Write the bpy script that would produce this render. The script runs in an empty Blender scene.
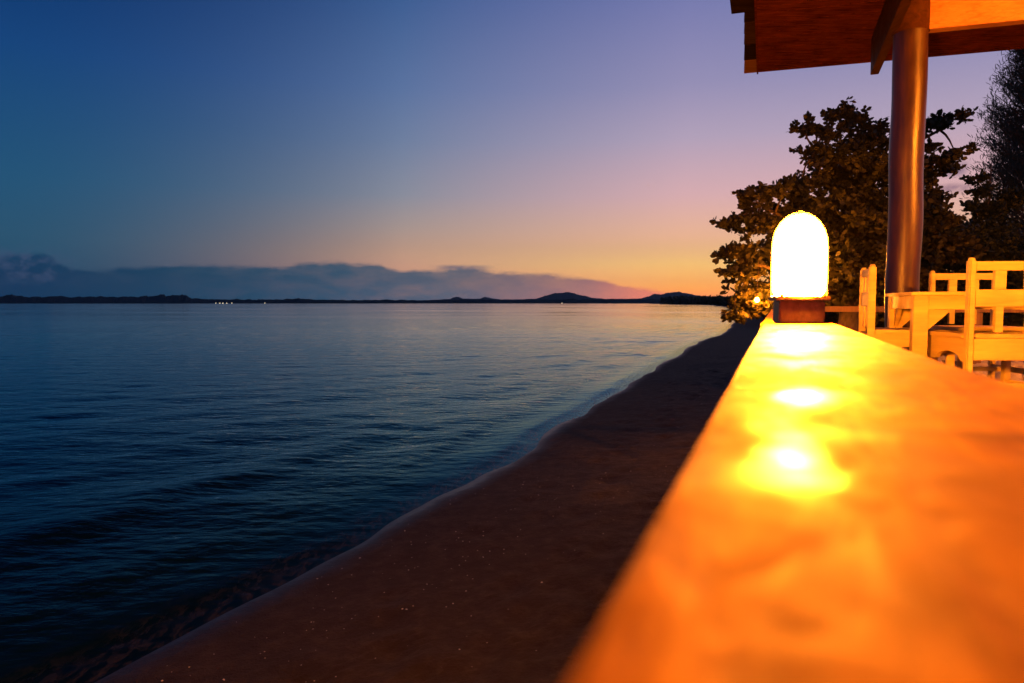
import bpy, bmesh, math, random
import numpy as np
from mathutils import Vector, Matrix, noise
random.seed(7); rng = np.random.default_rng(11)
R = math.radians
sc = bpy.context.scene
col = sc.collection

# ------------------------------------------------------------------ camera
EYE = 2.20                       # camera height above the sea
F = 682.7; PITCH = math.atan(38.5/F)
cp, sp = math.cos(PITCH), math.sin(PITCH)
cam_d = bpy.data.cameras.new('camera'); cam = bpy.data.objects.new('camera', cam_d); col.objects.link(cam)
cam.location = (0, 0, EYE); cam.rotation_euler = (R(90)-PITCH, 0, 0)
cam_d.sensor_width = 36; cam_d.lens = 24; cam_d.clip_start = .02; cam_d.clip_end = 60000
cam_d.dof.use_dof = True; cam_d.dof.focus_distance = 6.0; cam_d.dof.aperture_fstop = 6.2
sc.camera = cam
def ray(x, y):
    a = (x-512)/F; b = (341.5-y)/F
    return Vector((a, cp+b*sp, -sp+b*cp))
def at(x, y, Y):
    d = ray(x, y); return Vector((0,0,EYE)) + d*(Y/d.y)
def onz(x, y, z):
    d = ray(x, y); return Vector((0,0,EYE)) + d*((z-EYE)/d.z)
YAW = math.atan((775-512)/F)
U = Vector((math.sin(YAW), math.cos(YAW), 0)); N = Vector((math.cos(YAW), -math.sin(YAW), 0)); Z = Vector((0,0,1))
def rf(t, s, z): return U*t + N*s + Z*z        # rail frame: t along the rail, s to its right
DECK = EYE-.595
H = .05; RAIL = EYE-H

# ------------------------------------------------------------------ helpers
def lin(c):
    return tuple(((v/255)/12.92 if v/255 <= .04045 else ((v/255+.055)/1.055)**2.4) for v in c[:3]) + (1,)
def tag(o, label=None, cat=None, group=None, kind=None):
    if label: o['label'] = label
    if cat: o['category'] = cat
    if group: o['group'] = group
    if kind: o['kind'] = kind
    return o
def empty(name, loc, rz=0):
    o = bpy.data.objects.new(name, None); col.objects.link(o)
    o.location = loc; o.rotation_euler = (0,0,rz); o.empty_display_size = .1
    return o
def linkmesh(name, me, mat, parent=None, smooth=False):
    if mat: me.materials.append(mat)
    if smooth: me.polygons.foreach_set('use_smooth', [True]*len(me.polygons))
    o = bpy.data.objects.new(name, me); col.objects.link(o)
    if parent: o.parent = parent
    return o
class MB:
    def __init__(s): s.bm = bmesh.new()
    def box(s, c, h, ax=(Vector((1,0,0)), Vector((0,1,0)), Vector((0,0,1))), bevel=0):
        c = Vector(c); vs = []
        for i in (-1,1):
            for j in (-1,1):
                for k in (-1,1):
                    vs.append(s.bm.verts.new(c+ax[0]*h[0]*i+ax[1]*h[1]*j+ax[2]*h[2]*k))
        fs = []
        for q in ((0,1,3,2),(4,6,7,5),(0,4,5,1),(2,3,7,6),(0,2,6,4),(1,5,7,3)):
            fs.append(s.bm.faces.new([vs[i] for i in q]))
        if bevel:
            es = set(e for f in fs for e in f.edges)
            bmesh.ops.bevel(s.bm, geom=list(es), offset=bevel, segments=2, affect='EDGES', clamp_overlap=True)
        return s
    def bar(s, a, b, w, t, up=Z, bevel=0):      # bar from a to b, w across, t in the 'up' direction
        a, b = Vector(a), Vector(b); d = (b-a); L = d.length; d.normalize()
        side = d.cross(up).normalized(); up2 = side.cross(d).normalized()
        return s.box((a+b)/2, (w/2, L/2, t/2), (side, d, up2), bevel)
    def tube(s, pts, rad, n=10, cap=True):
        pts = [Vector(p) for p in pts]; rings = []; prev = None
        for i, p in enumerate(pts):
            d = (pts[min(i+1,len(pts)-1)]-pts[max(i-1,0)]).normalized()
            a = prev if prev is not None else (Vector((1,0,0)) if abs(d.x) < .9 else Vector((0,1,0)))
            x = (a - d*a.dot(d)).normalized(); prev = x; y = d.cross(x)
            r = rad[i] if isinstance(rad, (list,tuple)) else rad
            rings.append([s.bm.verts.new(p+(x*math.cos(2*math.pi*k/n)+y*math.sin(2*math.pi*k/n))*r) for k in range(n)])
        for q, w in zip(rings, rings[1:]):
            for k in range(n): s.bm.faces.new((q[k], q[(k+1)%n], w[(k+1)%n], w[k]))
        if cap:
            s.bm.faces.new(rings[0][::-1]); s.bm.faces.new(rings[-1])
        return s
    def prism(s, poly, off):                     # poly: list of Vectors, extruded by off
        a = [s.bm.verts.new(p) for p in poly]; b = [s.bm.verts.new(p+off) for p in poly]; n = len(poly)
        s.bm.faces.new(a); s.bm.faces.new(b[::-1])
        for i in range(n): s.bm.faces.new((a[i], b[i], b[(i+1)%n], a[(i+1)%n]))
        return s
    def build(s, name, mat, parent=None, smooth=False):
        bmesh.ops.recalc_face_normals(s.bm, faces=s.bm.faces[:])
        me = bpy.data.meshes.new(name); s.bm.to_mesh(me); s.bm.free()
        return linkmesh(name, me, mat, parent, smooth)
def arrmesh(name, V, Fc, mat, parent=None, smooth=False):
    me = bpy.data.meshes.new(name); V = np.asarray(V, dtype=np.float32); Fc = np.asarray(Fc, dtype=np.int32)
    k = Fc.shape[1]
    me.vertices.add(len(V)); me.vertices.foreach_set('co', V.ravel())
    me.loops.add(Fc.size); me.loops.foreach_set('vertex_index', Fc.ravel())
    me.polygons.add(len(Fc)); me.polygons.foreach_set('loop_start', np.arange(len(Fc), dtype=np.int32)*k)
    me.update(calc_edges=True)
    return linkmesh(name, me, mat, parent, smooth)

# ------------------------------------------------------------------ materials
class NT:
    def __init__(s, name):
        s.m = bpy.data.materials.new(name); s.m.use_nodes = True; s.t = s.m.node_tree
        s.p = s.t.nodes['Principled BSDF']; s.o = s.t.nodes['Material Output']
    def n(s, typ, **kw):
        nd = s.t.nodes.new(typ)
        for k, v in kw.items():
            if k.startswith('i_'): nd.inputs[k[2:].replace('_',' ')].default_value = v
            else: setattr(nd, k, v)
        return nd
    def l(s, a, b): s.t.links.new(a, b)
    def coord(s, scale=(1,1,1), which='Object', rot=(0,0,0)):
        tc = s.n('ShaderNodeTexCoord'); mp = s.n('ShaderNodeMapping'); mp.inputs['Scale'].default_value = scale
        mp.inputs['Rotation'].default_value = rot
        s.l(tc.outputs[which], mp.inputs['Vector']); return mp.outputs['Vector']
    def noise(s, vec, scale, detail=4, rough=.6, dist=0):
        nd = s.n('ShaderNodeTexNoise'); nd.inputs['Scale'].default_value = scale; nd.inputs['Detail'].default_value = detail
        nd.inputs['Roughness'].default_value = rough; nd.inputs['Distortion'].default_value = dist
        s.l(vec, nd.inputs['Vector']); return nd.outputs['Fac']
    def ramp(s, fac, stops, interp='LINEAR'):
        nd = s.n('ShaderNodeValToRGB'); cr = nd.color_ramp; cr.interpolation = interp
        while len(cr.elements) < len(stops): cr.elements.new(.5)
        for e, (p, c) in zip(cr.elements, stops):
            e.position = p; e.color = c if len(c) == 4 else tuple(c)+(1,)
        s.l(fac, nd.inputs['Fac']); return nd.outputs['Color']
    def math(s, op, a, b=None, clamp=False):
        nd = s.n('ShaderNodeMath', operation=op); nd.use_clamp = clamp
        for i, v in enumerate((a, b)):
            if v is None: continue
            if isinstance(v, (int, float)): nd.inputs[i].default_value = v
            else: s.l(v, nd.inputs[i])
        return nd.outputs[0]
    def mix(s, f, a, b):
        nd = s.n('ShaderNodeMix', data_type='RGBA')
        for i, v in ((0, f), (6, a), (7, b)):
            if isinstance(v, (int, float, tuple)): nd.inputs[i].default_value = v
            else: s.l(v, nd.inputs[i])
        return nd.outputs[2]
    def bump(s, h, strength, dist):
        b = s.n('ShaderNodeBump'); b.inputs['Strength'].default_value = strength; b.inputs['Distance'].default_value = dist
        s.l(h, b.inputs['Height']); s.l(b.outputs[0], s.p.inputs['Normal']); return b

def wood(name, dark, light, rough=.45, grain=(1,18,18), which='Object', bump=.3, coat=0, rot=(0,0,0), blotch=1.0, sc_=1.0, rlo=None):
    m = NT(name); v = m.coord(tuple(g*sc_ for g in grain), which, rot)
    g = m.noise(v, 2.2, 7, .65, .6); v2 = m.coord((1,1,1), which)
    b = m.noise(v2, 5, 3, .5)
    gg = m.math('ADD', m.math('MULTIPLY', g, .7), m.math('MULTIPLY', b, .3*blotch))
    c = m.ramp(gg, [(.32, dark), (.62, light)]); m.l(c, m.p.inputs['Base Color'])
    r = m.n('ShaderNodeMapRange'); r.inputs[1].default_value=.35; r.inputs[2].default_value=.65
    r.inputs[3].default_value = rlo if rlo else rough*.75; r.inputs[4].default_value = rough*1.25
    m.l(b, r.inputs[0]); m.l(r.outputs[0], m.p.inputs['Roughness'])
    if coat: m.p.inputs['Coat Weight'].default_value = coat; m.p.inputs['Coat Roughness'].default_value = .15
    m.bump(g, bump, .004)
    return m.m
M = {}
M['chair'] = wood('pale_timber', (.46,.36,.07), (.72,.60,.14), .5, (1,1,9), bump=.25)
M['table'] = wood('table_timber', (.46,.35,.07), (.70,.57,.13), .5, (1,9,9), bump=.25)
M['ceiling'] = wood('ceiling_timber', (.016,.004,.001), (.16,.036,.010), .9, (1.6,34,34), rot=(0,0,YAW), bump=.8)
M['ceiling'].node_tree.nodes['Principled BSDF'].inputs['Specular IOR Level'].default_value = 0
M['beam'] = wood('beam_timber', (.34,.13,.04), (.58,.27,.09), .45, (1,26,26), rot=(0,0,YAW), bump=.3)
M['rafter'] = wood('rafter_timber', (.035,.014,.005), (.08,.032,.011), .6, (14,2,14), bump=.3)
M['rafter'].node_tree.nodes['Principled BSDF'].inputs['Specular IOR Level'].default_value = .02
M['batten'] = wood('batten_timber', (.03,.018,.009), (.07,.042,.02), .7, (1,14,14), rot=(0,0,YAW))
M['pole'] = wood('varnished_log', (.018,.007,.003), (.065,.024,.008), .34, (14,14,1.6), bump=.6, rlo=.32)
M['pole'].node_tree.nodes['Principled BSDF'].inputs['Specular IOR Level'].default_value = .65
M['deck'] = wood('deck_timber', (.12,.07,.04), (.26,.16,.09), .6, (14,1,14), rot=(0,0,YAW))
M['railpost'] = wood('rail_timber', (.18,.10,.045), (.34,.20,.09), .5, (10,10,1))

def plank_mat():
    m = NT('varnished_plank'); L = m.n('ShaderNodeTexCoord').outputs['Object']
    mp = m.n('ShaderNodeMapping'); mp.inputs['Scale'].default_value = (3.2, .55, 3); m.l(L, mp.inputs['Vector'])
    g = m.noise(mp.outputs[0], 14, 6, .62, .8)
    mp2 = m.n('ShaderNodeMapping'); mp2.inputs['Scale'].default_value = (1, .55, 1); m.l(L, mp2.inputs['Vector'])
    b = m.noise(mp2.outputs[0], 11, 3, .5, .3)
    c = m.ramp(g, [(.34, (.34,.13,.008,1)), (.5, (.56,.24,.014,1)), (.66, (.72,.35,.02,1))])
    c = m.mix(m.ramp(b, [(.34,(.35,.35,.35,1)),(.50,(1,1,1,1))]), (.26,.085,.008,1), c)
    for (sx_, ty_, ra_, rb_, k0) in STAIN:
        vs = m.n('ShaderNodeVectorMath', operation='SUBTRACT'); vs.inputs[1].default_value=(sx_,ty_,0); m.l(L, vs.inputs[0])
        vm = m.n('ShaderNodeVectorMath', operation='MULTIPLY'); vm.inputs[1].default_value=(1/ra_,1/rb_,0); m.l(vs.outputs[0], vm.inputs[0])
        vl = m.n('ShaderNodeVectorMath', operation='LENGTH'); m.l(vm.outputs[0], vl.inputs[0])
        k_ = m.math('ADD', vl.outputs['Value'], m.math('MULTIPLY', m.math('SUBTRACT', b, .5), 2.2))
        w_ = m.n('ShaderNodeMapRange'); w_.inputs[1].default_value=.3; w_.inputs[2].default_value=1.3; w_.inputs[3].default_value=k0; w_.inputs[4].default_value=0; m.l(k_, w_.inputs[0])
        c = m.mix(w_.outputs[0], c, (.13,.035,.008,1))
    m.l(c, m.p.inputs['Base Color'])
    v = m.noise(mp2.outputs[0], 30, 4, .6, .5)
    r = m.ramp(v, [(.38, (.50,)*3+(1,)), (.6, (.72,)*3+(1,))])
    spc = m.math('ADD', .055, 0.)
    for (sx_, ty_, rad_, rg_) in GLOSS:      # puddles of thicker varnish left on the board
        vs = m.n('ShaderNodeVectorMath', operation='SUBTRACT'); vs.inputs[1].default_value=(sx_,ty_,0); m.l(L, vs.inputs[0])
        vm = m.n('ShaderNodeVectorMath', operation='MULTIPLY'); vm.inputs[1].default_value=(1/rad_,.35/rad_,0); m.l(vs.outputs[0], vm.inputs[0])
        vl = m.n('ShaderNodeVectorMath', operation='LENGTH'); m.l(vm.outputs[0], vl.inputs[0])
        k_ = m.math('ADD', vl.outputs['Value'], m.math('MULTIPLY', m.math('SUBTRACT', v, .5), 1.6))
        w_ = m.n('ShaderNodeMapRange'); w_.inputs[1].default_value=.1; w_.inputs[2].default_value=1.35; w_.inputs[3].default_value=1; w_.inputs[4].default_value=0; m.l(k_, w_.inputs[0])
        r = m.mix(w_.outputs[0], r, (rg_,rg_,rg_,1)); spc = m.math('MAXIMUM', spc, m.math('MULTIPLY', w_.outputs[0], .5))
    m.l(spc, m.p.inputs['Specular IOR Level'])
    m.l(r, m.p.inputs['Roughness'])
    h = m.math('ADD', m.math('MULTIPLY', g, .25), m.math('MULTIPLY', v, 1.0))
    m.bump(h, .55, .003)
    return m.m
def _st(px,py):
    p = onz(px,py,RAIL); return p.dot(N), p.dot(U)
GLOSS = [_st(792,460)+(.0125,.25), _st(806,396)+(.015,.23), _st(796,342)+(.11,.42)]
STAIN = [_st(985,436)+(.045,.014,.6), _st(880,580)+(.012,.02,.35), _st(985,640)+(.02,.03,.25), _st(720,520)+(.008,.05,.12)]
M['plank'] = plank_mat()

def metal():
    m = NT('weathered_bronze'); v = m.coord((1,1,1)); n = m.noise(v, 40, 4)
    m.l(m.ramp(n, [(.3,(.10,.055,.03,1)),(.7,(.20,.12,.06,1))]), m.p.inputs['Base Color'])
    m.p.inputs['Metallic'].default_value = .6; m.p.inputs['Roughness'].default_value = .5; m.bump(n, .2, .002); return m.m
M['metal'] = metal()
def emis(name, c, s):
    m = NT(name); m.p.inputs['Base Color'].default_value = (.8,.7,.5,1)
    m.p.inputs['Emission Color'].default_value = c; m.p.inputs['Emission Strength'].default_value = s; return m.m
LAMPC = (1, .235, .012, 1)
M['globe'] = emis('lit_frosted_glass', LAMPC, 2350)
M['globe_b'] = emis('lit_opal_glass', LAMPC, 4800)
M['bulb'] = emis('lit_bulb_glass', (1,.24,.01,1), 2400)
M['town'] = emis('lit_shore_window', (1,.8,.5,1), 2.0)

def leafmat(name, a, b, rough=.55):
    m = NT(name); v = m.coord((1,1,1)); n = m.noise(v, 3, 3); 
    m.l(m.ramp(n, [(.35, a),(.65, b)]), m.p.inputs['Base Color']); m.p.inputs['Roughness'].default_value = rough
    tr = m.n('ShaderNodeBsdfTranslucent'); tr.inputs[0].default_value = b
    mx = m.n('ShaderNodeMixShader'); mx.inputs[0].default_value = .25
    m.l(m.p.outputs[0], mx.inputs[1]); m.l(tr.outputs[0], mx.inputs[2]); m.l(mx.outputs[0], m.o.inputs['Surface'])
    return m.m
M['almond'] = leafmat('broad_leaf', (.022,.028,.010,1), (.065,.062,.018,1))
M['hedge'] = leafmat('hedge_leaf', (.018,.03,.010,1), (.045,.06,.02,1))
M['needle'] = leafmat('needle_leaf', (.03,.055,.05,1), (.07,.10,.085,1))
M['farleaf'] = leafmat('shore_leaf', (.02,.035,.015,1), (.05,.065,.025,1))
def bark():
    m = NT('bark'); v = m.coord((6,6,1.5)); n = m.noise(v, 4, 6, .7)
    m.l(m.ramp(n, [(.3,(.05,.035,.025,1)),(.7,(.16,.12,.09,1))]), m.p.inputs['Base Color']); m.p.inputs['Roughness'].default_value=.85
    m.bump(n, .8, .02); return m.m
M['bark'] = bark()
def stonem():
    m = NT('pale_stone'); v = m.coord((1,1,1)); n = m.noise(v, 16, 5)
    m.l(m.ramp(n, [(.3,(.42,.38,.33,1)),(.7,(.74,.70,.64,1))]), m.p.inputs['Base Color']); m.p.inputs['Roughness'].default_value=.8
    m.bump(n, .5, .01); return m.m
M['stone'] = stonem()
def shellm():
    m = NT('shell'); m.p.inputs['Base Color'].default_value=(.7,.64,.55,1); m.p.inputs['Roughness'].default_value=.35; return m.m
M['shell'] = shellm()

# ------------------------------------------------------------------ shoreline
SH = [(-26,-60),(-8.6,-12),(-4.1,0),(-3.0,2.6),(-2.37,4.07),(-1.95,4.85),(-1.62,5.67),(-1.10,6.74),(-.59,7.95),(.14,9.8),(1.42,13.66),(3.9,20.4),
      (7.4,30),(11.5,40.6),(17.6,55.6),(33,100),(52,160),(70,214),(98,300),(150,500),(224,800),(286,1300),(440,2200),(900,4200),(2500,9000)]
SHn = np.array(SH, dtype=float)
# smooth the polyline (Catmull-Rom in the near part)
def catmull(P, k=8):
    out = []
    for i in range(len(P)-1):
        p0 = P[max(i-1,0)]; p1 = P[i]; p2 = P[i+1]; p3 = P[min(i+2,len(P)-1)]
        for j in range(k):
            t = j/k
            # centripetal-ish: finite-difference tangents scaled by spacing in Y
            h = p2[1]-p1[1]
            m1 = (p2[0]-p0[0])/max(p2[1]-p0[1],1e-6)*h; m2 = (p3[0]-p1[0])/max(p3[1]-p1[1],1e-6)*h
            y = p1[1]+t*h
            x = (2*t**3-3*t**2+1)*p1[0]+(t**3-2*t**2+t)*m1+(-2*t**3+3*t**2)*p2[0]+(t**3-t**2)*m2
            out.append((x, y))
    out.append(tuple(P[-1])); return np.array(out)
SHC = catmull(SHn)
def shoreX(Y):
    Y = np.asarray(Y, float); a = np.clip((Y-2)/4,0,1)*(.10+np.clip(Y-12,0,60)*.006)
    k = 1/(1+np.clip(Y-10,0,200)*.03)
    return np.interp(Y, SHC[:,1], SHC[:,0])+a*(np.sin(Y*1.45*k+.4)+.6*np.sin(Y*3.1*k+1.7)+.35*np.sin(Y*6.3*k))*.42
def shoreD(X, Y):          # signed distance inland (approximate, from the local slope of the shoreline)
    Y = np.asarray(Y, float); e = .25+np.abs(Y)*.02
    sl = (shoreX(Y+e)-shoreX(Y-e))/(2*e)
    return (X-shoreX(Y))/np.sqrt(1+sl*sl)
def hterr(d):
    return np.interp(d, [-400,-60,-12,-3,-1,0,.6,2.4,3.6,4.6,6.0,8,60,400,4000], [-6,-4,-1.3,-.36,-.11,0,.06,.20,.36,.75,1.30,1.48,1.9,2.0,2.0])

def vnoise(X, Y, s, seed=0):      # cheap value noise with numpy
    x = X/s+seed*17.3; y = Y/s+seed*9.1; xi = np.floor(x).astype(np.int64); yi = np.floor(y).astype(np.int64); fx = x-xi; fy = y-yi
    fx = fx*fx*(3-2*fx); fy = fy*fy*(3-2*fy)
    def h(a, b):
        n = (a*374761393+b*668265263+seed*1442695041)&0x7fffffff
        n = ((n^(n>>13))*1274126177)&0x7fffffff
        return (n^(n>>16))%10007/10007.
    return (h(xi,yi)*(1-fx)+h(xi+1,yi)*fx)*(1-fy)+(h(xi,yi+1)*(1-fx)+h(xi+1,yi+1)*fx)*fy

def gridfaces(nr, nc):
    i = np.arange(nr-1)[:,None]*nc+np.arange(nc-1)[None,:]
    return np.stack([i, i+1, i+nc+1, i+nc], -1).reshape(-1,4)

# terrain rows along the shore, columns across it
rows = np.unique(np.concatenate([np.linspace(-60,1,40), np.arange(1,26,.07), np.geomspace(26,9000,150)]))
ds = np.unique(np.concatenate([-np.geomspace(3,400,18), np.arange(-3,8,.07), np.geomspace(8,4000,30)]))
YY, DD = np.meshgrid(rows, ds, indexing='ij')
XX = shoreX(YY)+DD*1.06
Dt = shoreD(XX, YY)
ZZ = hterr(Dt)
farw = np.clip((YY-12)/25,0,1)*(YY>0); ZZ = np.where(Dt>0, ZZ*(1-farw)+farw*np.interp(Dt,[0,.6,2.4,6,12,40,4000],[0,.05,.16,.3,.5,1.2,2.0]), ZZ)
near = np.clip((60-YY)/40, 0, 1)*np.clip((Dt+1)/1.5,0,1)
sandy = np.clip((8-Dt)/2,0,1)
ZZ = ZZ + near*(.05*(vnoise(XX,YY,1.7,1)-.5)+.022*(vnoise(XX,YY,.42,2)-.5)*np.clip(Dt/1.0,0,1)+.012*(vnoise(XX,YY,.17,3)-.5)*np.clip((Dt-.5)/1.5,0,1))
# footprint-like hollows higher up the beach
for _ in range(150):
    fy = rng.uniform(3, 22); fd = rng.uniform(1.0, 3.6); fx = float(shoreX(fy))+fd*1.06
    r = rng.uniform(.07,.13); q = ((XX-fx)**2+((YY-fy)/1.5)**2)/(r*r); ZZ -= .022*np.exp(-q*1.2)-.008*np.exp(-(np.sqrt(q)-1.6)**2*4)
def sandmat():
    m = NT('beach_sand'); v = m.coord((1,1,1)); at_ = m.n('ShaderNodeAttribute'); at_.attribute_name = 'shore'
    n1 = m.noise(v, 1.3, 5, .6); n2 = m.noise(v, 60, 4, .7); n3 = m.noise(v, 7, 6, .7)
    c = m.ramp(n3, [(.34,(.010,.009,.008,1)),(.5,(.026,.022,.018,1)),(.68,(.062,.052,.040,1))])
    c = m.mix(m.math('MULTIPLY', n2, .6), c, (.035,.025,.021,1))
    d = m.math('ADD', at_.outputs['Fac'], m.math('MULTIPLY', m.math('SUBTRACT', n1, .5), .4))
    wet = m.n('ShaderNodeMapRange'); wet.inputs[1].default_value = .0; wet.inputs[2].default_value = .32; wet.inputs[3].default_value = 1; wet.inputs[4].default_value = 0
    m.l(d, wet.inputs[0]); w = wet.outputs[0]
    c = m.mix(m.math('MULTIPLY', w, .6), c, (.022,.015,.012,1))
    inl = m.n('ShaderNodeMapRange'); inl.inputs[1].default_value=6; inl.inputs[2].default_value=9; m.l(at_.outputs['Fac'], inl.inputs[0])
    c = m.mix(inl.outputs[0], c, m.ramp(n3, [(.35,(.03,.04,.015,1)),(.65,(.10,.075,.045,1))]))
    m.l(c, m.p.inputs['Base Color'])
    r = m.n('ShaderNodeMapRange'); r.inputs[3].default_value = .92; r.inputs[4].default_value = .42; m.l(w, r.inputs[0]); m.l(r.outputs[0], m.p.inputs['Roughness'])
    h = m.math('ADD', m.math('MULTIPLY', n2, .5), m.math('MULTIPLY', n3, 1.2))
    m.bump(m.math('MULTIPLY', h, m.math('SUBTRACT', 1.0, m.math('MULTIPLY', w, .9))), 1.0, .035)
    return m.m
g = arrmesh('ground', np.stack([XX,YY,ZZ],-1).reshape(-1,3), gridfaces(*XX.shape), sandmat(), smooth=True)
a = g.data.attributes.new('shore','FLOAT','POINT'); a.data.foreach_set('value', Dt.ravel().astype(np.float32))
tag(g, kind='structure')

# sea: polar sheet centred under the camera, with modelled swell and ripples
azs = np.radians(np.unique(np.concatenate([np.arange(-180,-46,3.), np.arange(-46,40,.13), np.arange(40,181,3.)])))
rs = np.concatenate([[0.5,1.5,2.5], np.geomspace(3.4,140,520), np.geomspace(145,11800,60)])
RR, AA = np.meshgrid(rs, azs, indexing='ij')
WX = RR*np.sin(AA); WY = RR*np.cos(AA)
WD = shoreD(WX, np.clip(WY,-60,9000))
def wave(X, Y, az_crest, lam, ph=0, sharp=1.):
    nx, ny = math.cos(R(az_crest)), -math.sin(R(az_crest))     # crest runs along az_crest
    p = (X*nx+Y*ny)/lam*2*math.pi+ph
    s = .5+.5*np.sin(p); return s**sharp
wob = 2.2*vnoise(WX,WY,5,4)+1.1*vnoise(WX,WY,2,5)
offs = np.clip(-WD/2.2,0,1)
WZ = np.zeros_like(WX)
sh = np.clip(-WD/1.2,0,1)*np.clip((14+WD)/10,0,1)
WZ += sh*.026*(wave(WX,WY,33,2.4,wob*1.2,2.2)-.3)*(.35+1.1*vnoise(WX,WY,6,6))
al_ = vnoise(WX,WY,3.5,8); al2 = vnoise(WX,WY,9,12)
for (dc,wd,am) in ((.55,.13,.030),(1.5,.22,.045),(3.0,.33,.05)):
    dd_ = -WD-dc-.7*(al2-.5)-.25*(al_-.5)
    prof = np.where(dd_<0, np.exp(-(dd_/wd)**2), np.exp(-(dd_/(wd*2.6))**2))
    WZ += am*prof*np.clip((al_-.28)*2.2,0,1)*np.clip((120-RR)/60,.35,1)
fade = lambda a,b: np.clip((b-RR)/(b-a),0,1)
for k in range(16):
    azc = rng.uniform(48,112); lam = rng.uniform(.5,1.5)
    WZ += offs*.0038*lam*fade(40*lam,110*lam)*(wave(WX,WY,azc,lam,rng.uniform(0,6)+wob*rng.uniform(.4,1),1.4)-.4)
for k in range(7):
    azc = rng.uniform(60,100); lam = rng.uniform(2.2,5.5)
    WZ += offs*.0016*lam*fade(90,140)*(wave(WX,WY,azc,lam,rng.uniform(0,6)+wob,1.5)-.4)
for k in range(6):
    azc = rng.uniform(20,140); lam = rng.uniform(.16,.38)
    WZ += np.clip(-WD/1,0,1)*.0075*lam*fade(10,22)*(wave(WX,WY,azc,lam,rng.uniform(0,6)+wob*2,1.2)-.4)
def seamat():
    m = NT('sea_water'); v = m.coord((.45,1,1)); v1 = m.coord((1,1,1)); at_ = m.n('ShaderNodeAttribute'); at_.attribute_name='shore'
    m.p.inputs['Base Color'].default_value = (.0015,.014,.022,1); m.p.inputs['Roughness'].default_value = .07; m.p.inputs['IOR'].default_value = 1.333; m.p.inputs['Specular IOR Level'].default_value=.34; m.p.inputs['Specular Tint'].default_value=(.5,.9,1,1)
    n1 = m.noise(v, 5, 4, .55); n2 = m.noise(v, .55, 5, .6); n3 = m.noise(v, .035, 3, .5)
    h = m.math('ADD', m.math('MULTIPLY', n1, .045), m.math('MULTIPLY', n2, .07)); 
    geo = m.n('ShaderNodeNewGeometry'); ln = m.n('ShaderNodeVectorMath', operation='LENGTH'); m.l(geo.outputs['Position'], ln.inputs[0])
    mr = m.n('ShaderNodeMapRange'); mr.inputs[1].default_value = 3; mr.inputs[2].default_value = 60; mr.inputs[3].default_value=.95; mr.inputs[4].default_value=.42; m.l(ln.outputs['Value'], mr.inputs[0])
    dd = m.math('MULTIPLY', at_.outputs['Fac'], -1.)
    calm = m.n('ShaderNodeMapRange'); calm.inputs[1].default_value=0; calm.inputs[2].default_value=1.2; calm.inputs[3].default_value=.15; m.l(dd, calm.inputs[0])
    bm_ = m.bump(m.math('MULTIPLY', h, m.math('MULTIPLY', mr.outputs[0], calm.outputs[0])), .75, 1.0)
    # calmer and rougher lanes far out
    rr = m.ramp(n3, [(.4,(.05,)*3+(1,)),(.65,(.14,)*3+(1,))])
    fw = m.n('ShaderNodeFresnel'); fw.inputs[0].default_value=1.333; m.l(bm_.outputs[0], fw.inputs['Normal'])
    gt = m.ramp(fw.outputs[0], [(.02,(.20,.80,.95,1)),(.35,(.30,.78,1,1)),(.72,(.66,.93,1,1)),(.86,(1,1,1,1))])
    gl = m.n('ShaderNodeBsdfGlossy'); m.l(gt, gl.inputs['Color']); m.l(rr, gl.inputs['Roughness']); m.l(bm_.outputs[0], gl.inputs['Normal'])
    db = m.n('ShaderNodeBsdfDiffuse'); db.inputs[0].default_value=(.0015,.014,.022,1)
    wm = m.n('ShaderNodeMixShader'); fc_ = m.ramp(fw.outputs[0], [(0,(.004,)*3+(1,)),(.12,(.035,)*3+(1,)),(.35,(.26,)*3+(1,)),(.6,(.64,)*3+(1,)),(.75,(.84,)*3+(1,)),(.86,(1,)*3+(1,)),(1,(1,1,1,1))]); m.l(fc_, wm.inputs[0]); m.l(db.outputs[0], wm.inputs[1]); m.l(gl.outputs[0], wm.inputs[2])
    # foam at the very edge
    f1 = m.noise(m.coord((2.2,1,1),'Object',(0,0,R(-22))), 7, 6, .75, .5); f2 = m.noise(v1, 2.3, 3, .6)
    e = m.math('ADD', dd, m.math('MULTIPLY', m.math('SUBTRACT', f2, .5), .5))
    em = m.n('ShaderNodeMapRange'); em.inputs[1].default_value=.12; em.inputs[2].default_value=.5; em.inputs[3].default_value=1; em.inputs[4].default_value=0; m.l(e, em.inputs[0])
    fm = m.math('MULTIPLY', em.outputs[0], m.ramp(f1, [(.46,(0,0,0,1)),(.58,(1,1,1,1))]), True)
    fb = m.n('ShaderNodeBsdfDiffuse'); fb.inputs[0].default_value = (.55,.56,.56,1)
    mx = m.n('ShaderNodeMixShader'); fd = m.n('ShaderNodeMapRange'); fd.inputs[1].default_value=7; fd.inputs[2].default_value=18; fd.inputs[3].default_value=.07; fd.inputs[4].default_value=.7; m.l(ln.outputs['Value'], fd.inputs[0]); m.l(m.math('MULTIPLY', fm, fd.outputs[0]), mx.inputs[0]); m.l(wm.outputs[0], mx.inputs[1]); m.l(fb.outputs[0], mx.inputs[2])
    # thin water over sand close to the edge
    tp = m.n('ShaderNodeBsdfTransparent'); tp.inputs[0].default_value=(.75,.78,.75,1)
    th = m.n('ShaderNodeMapRange'); th.inputs[1].default_value=0; th.inputs[2].default_value=.45; th.inputs[3].default_value=.22; th.inputs[4].default_value=0; m.l(dd, th.inputs[0])
    fr = m.n('ShaderNodeFresnel'); fr.inputs[0].default_value=1.333; m.l(bm_.outputs[0], fr.inputs['Normal'])
    tf = m.math('MULTIPLY', th.outputs[0], m.math('SUBTRACT', 1.0, m.math('MULTIPLY', fr.outputs[0], 1.0)), True)
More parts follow.
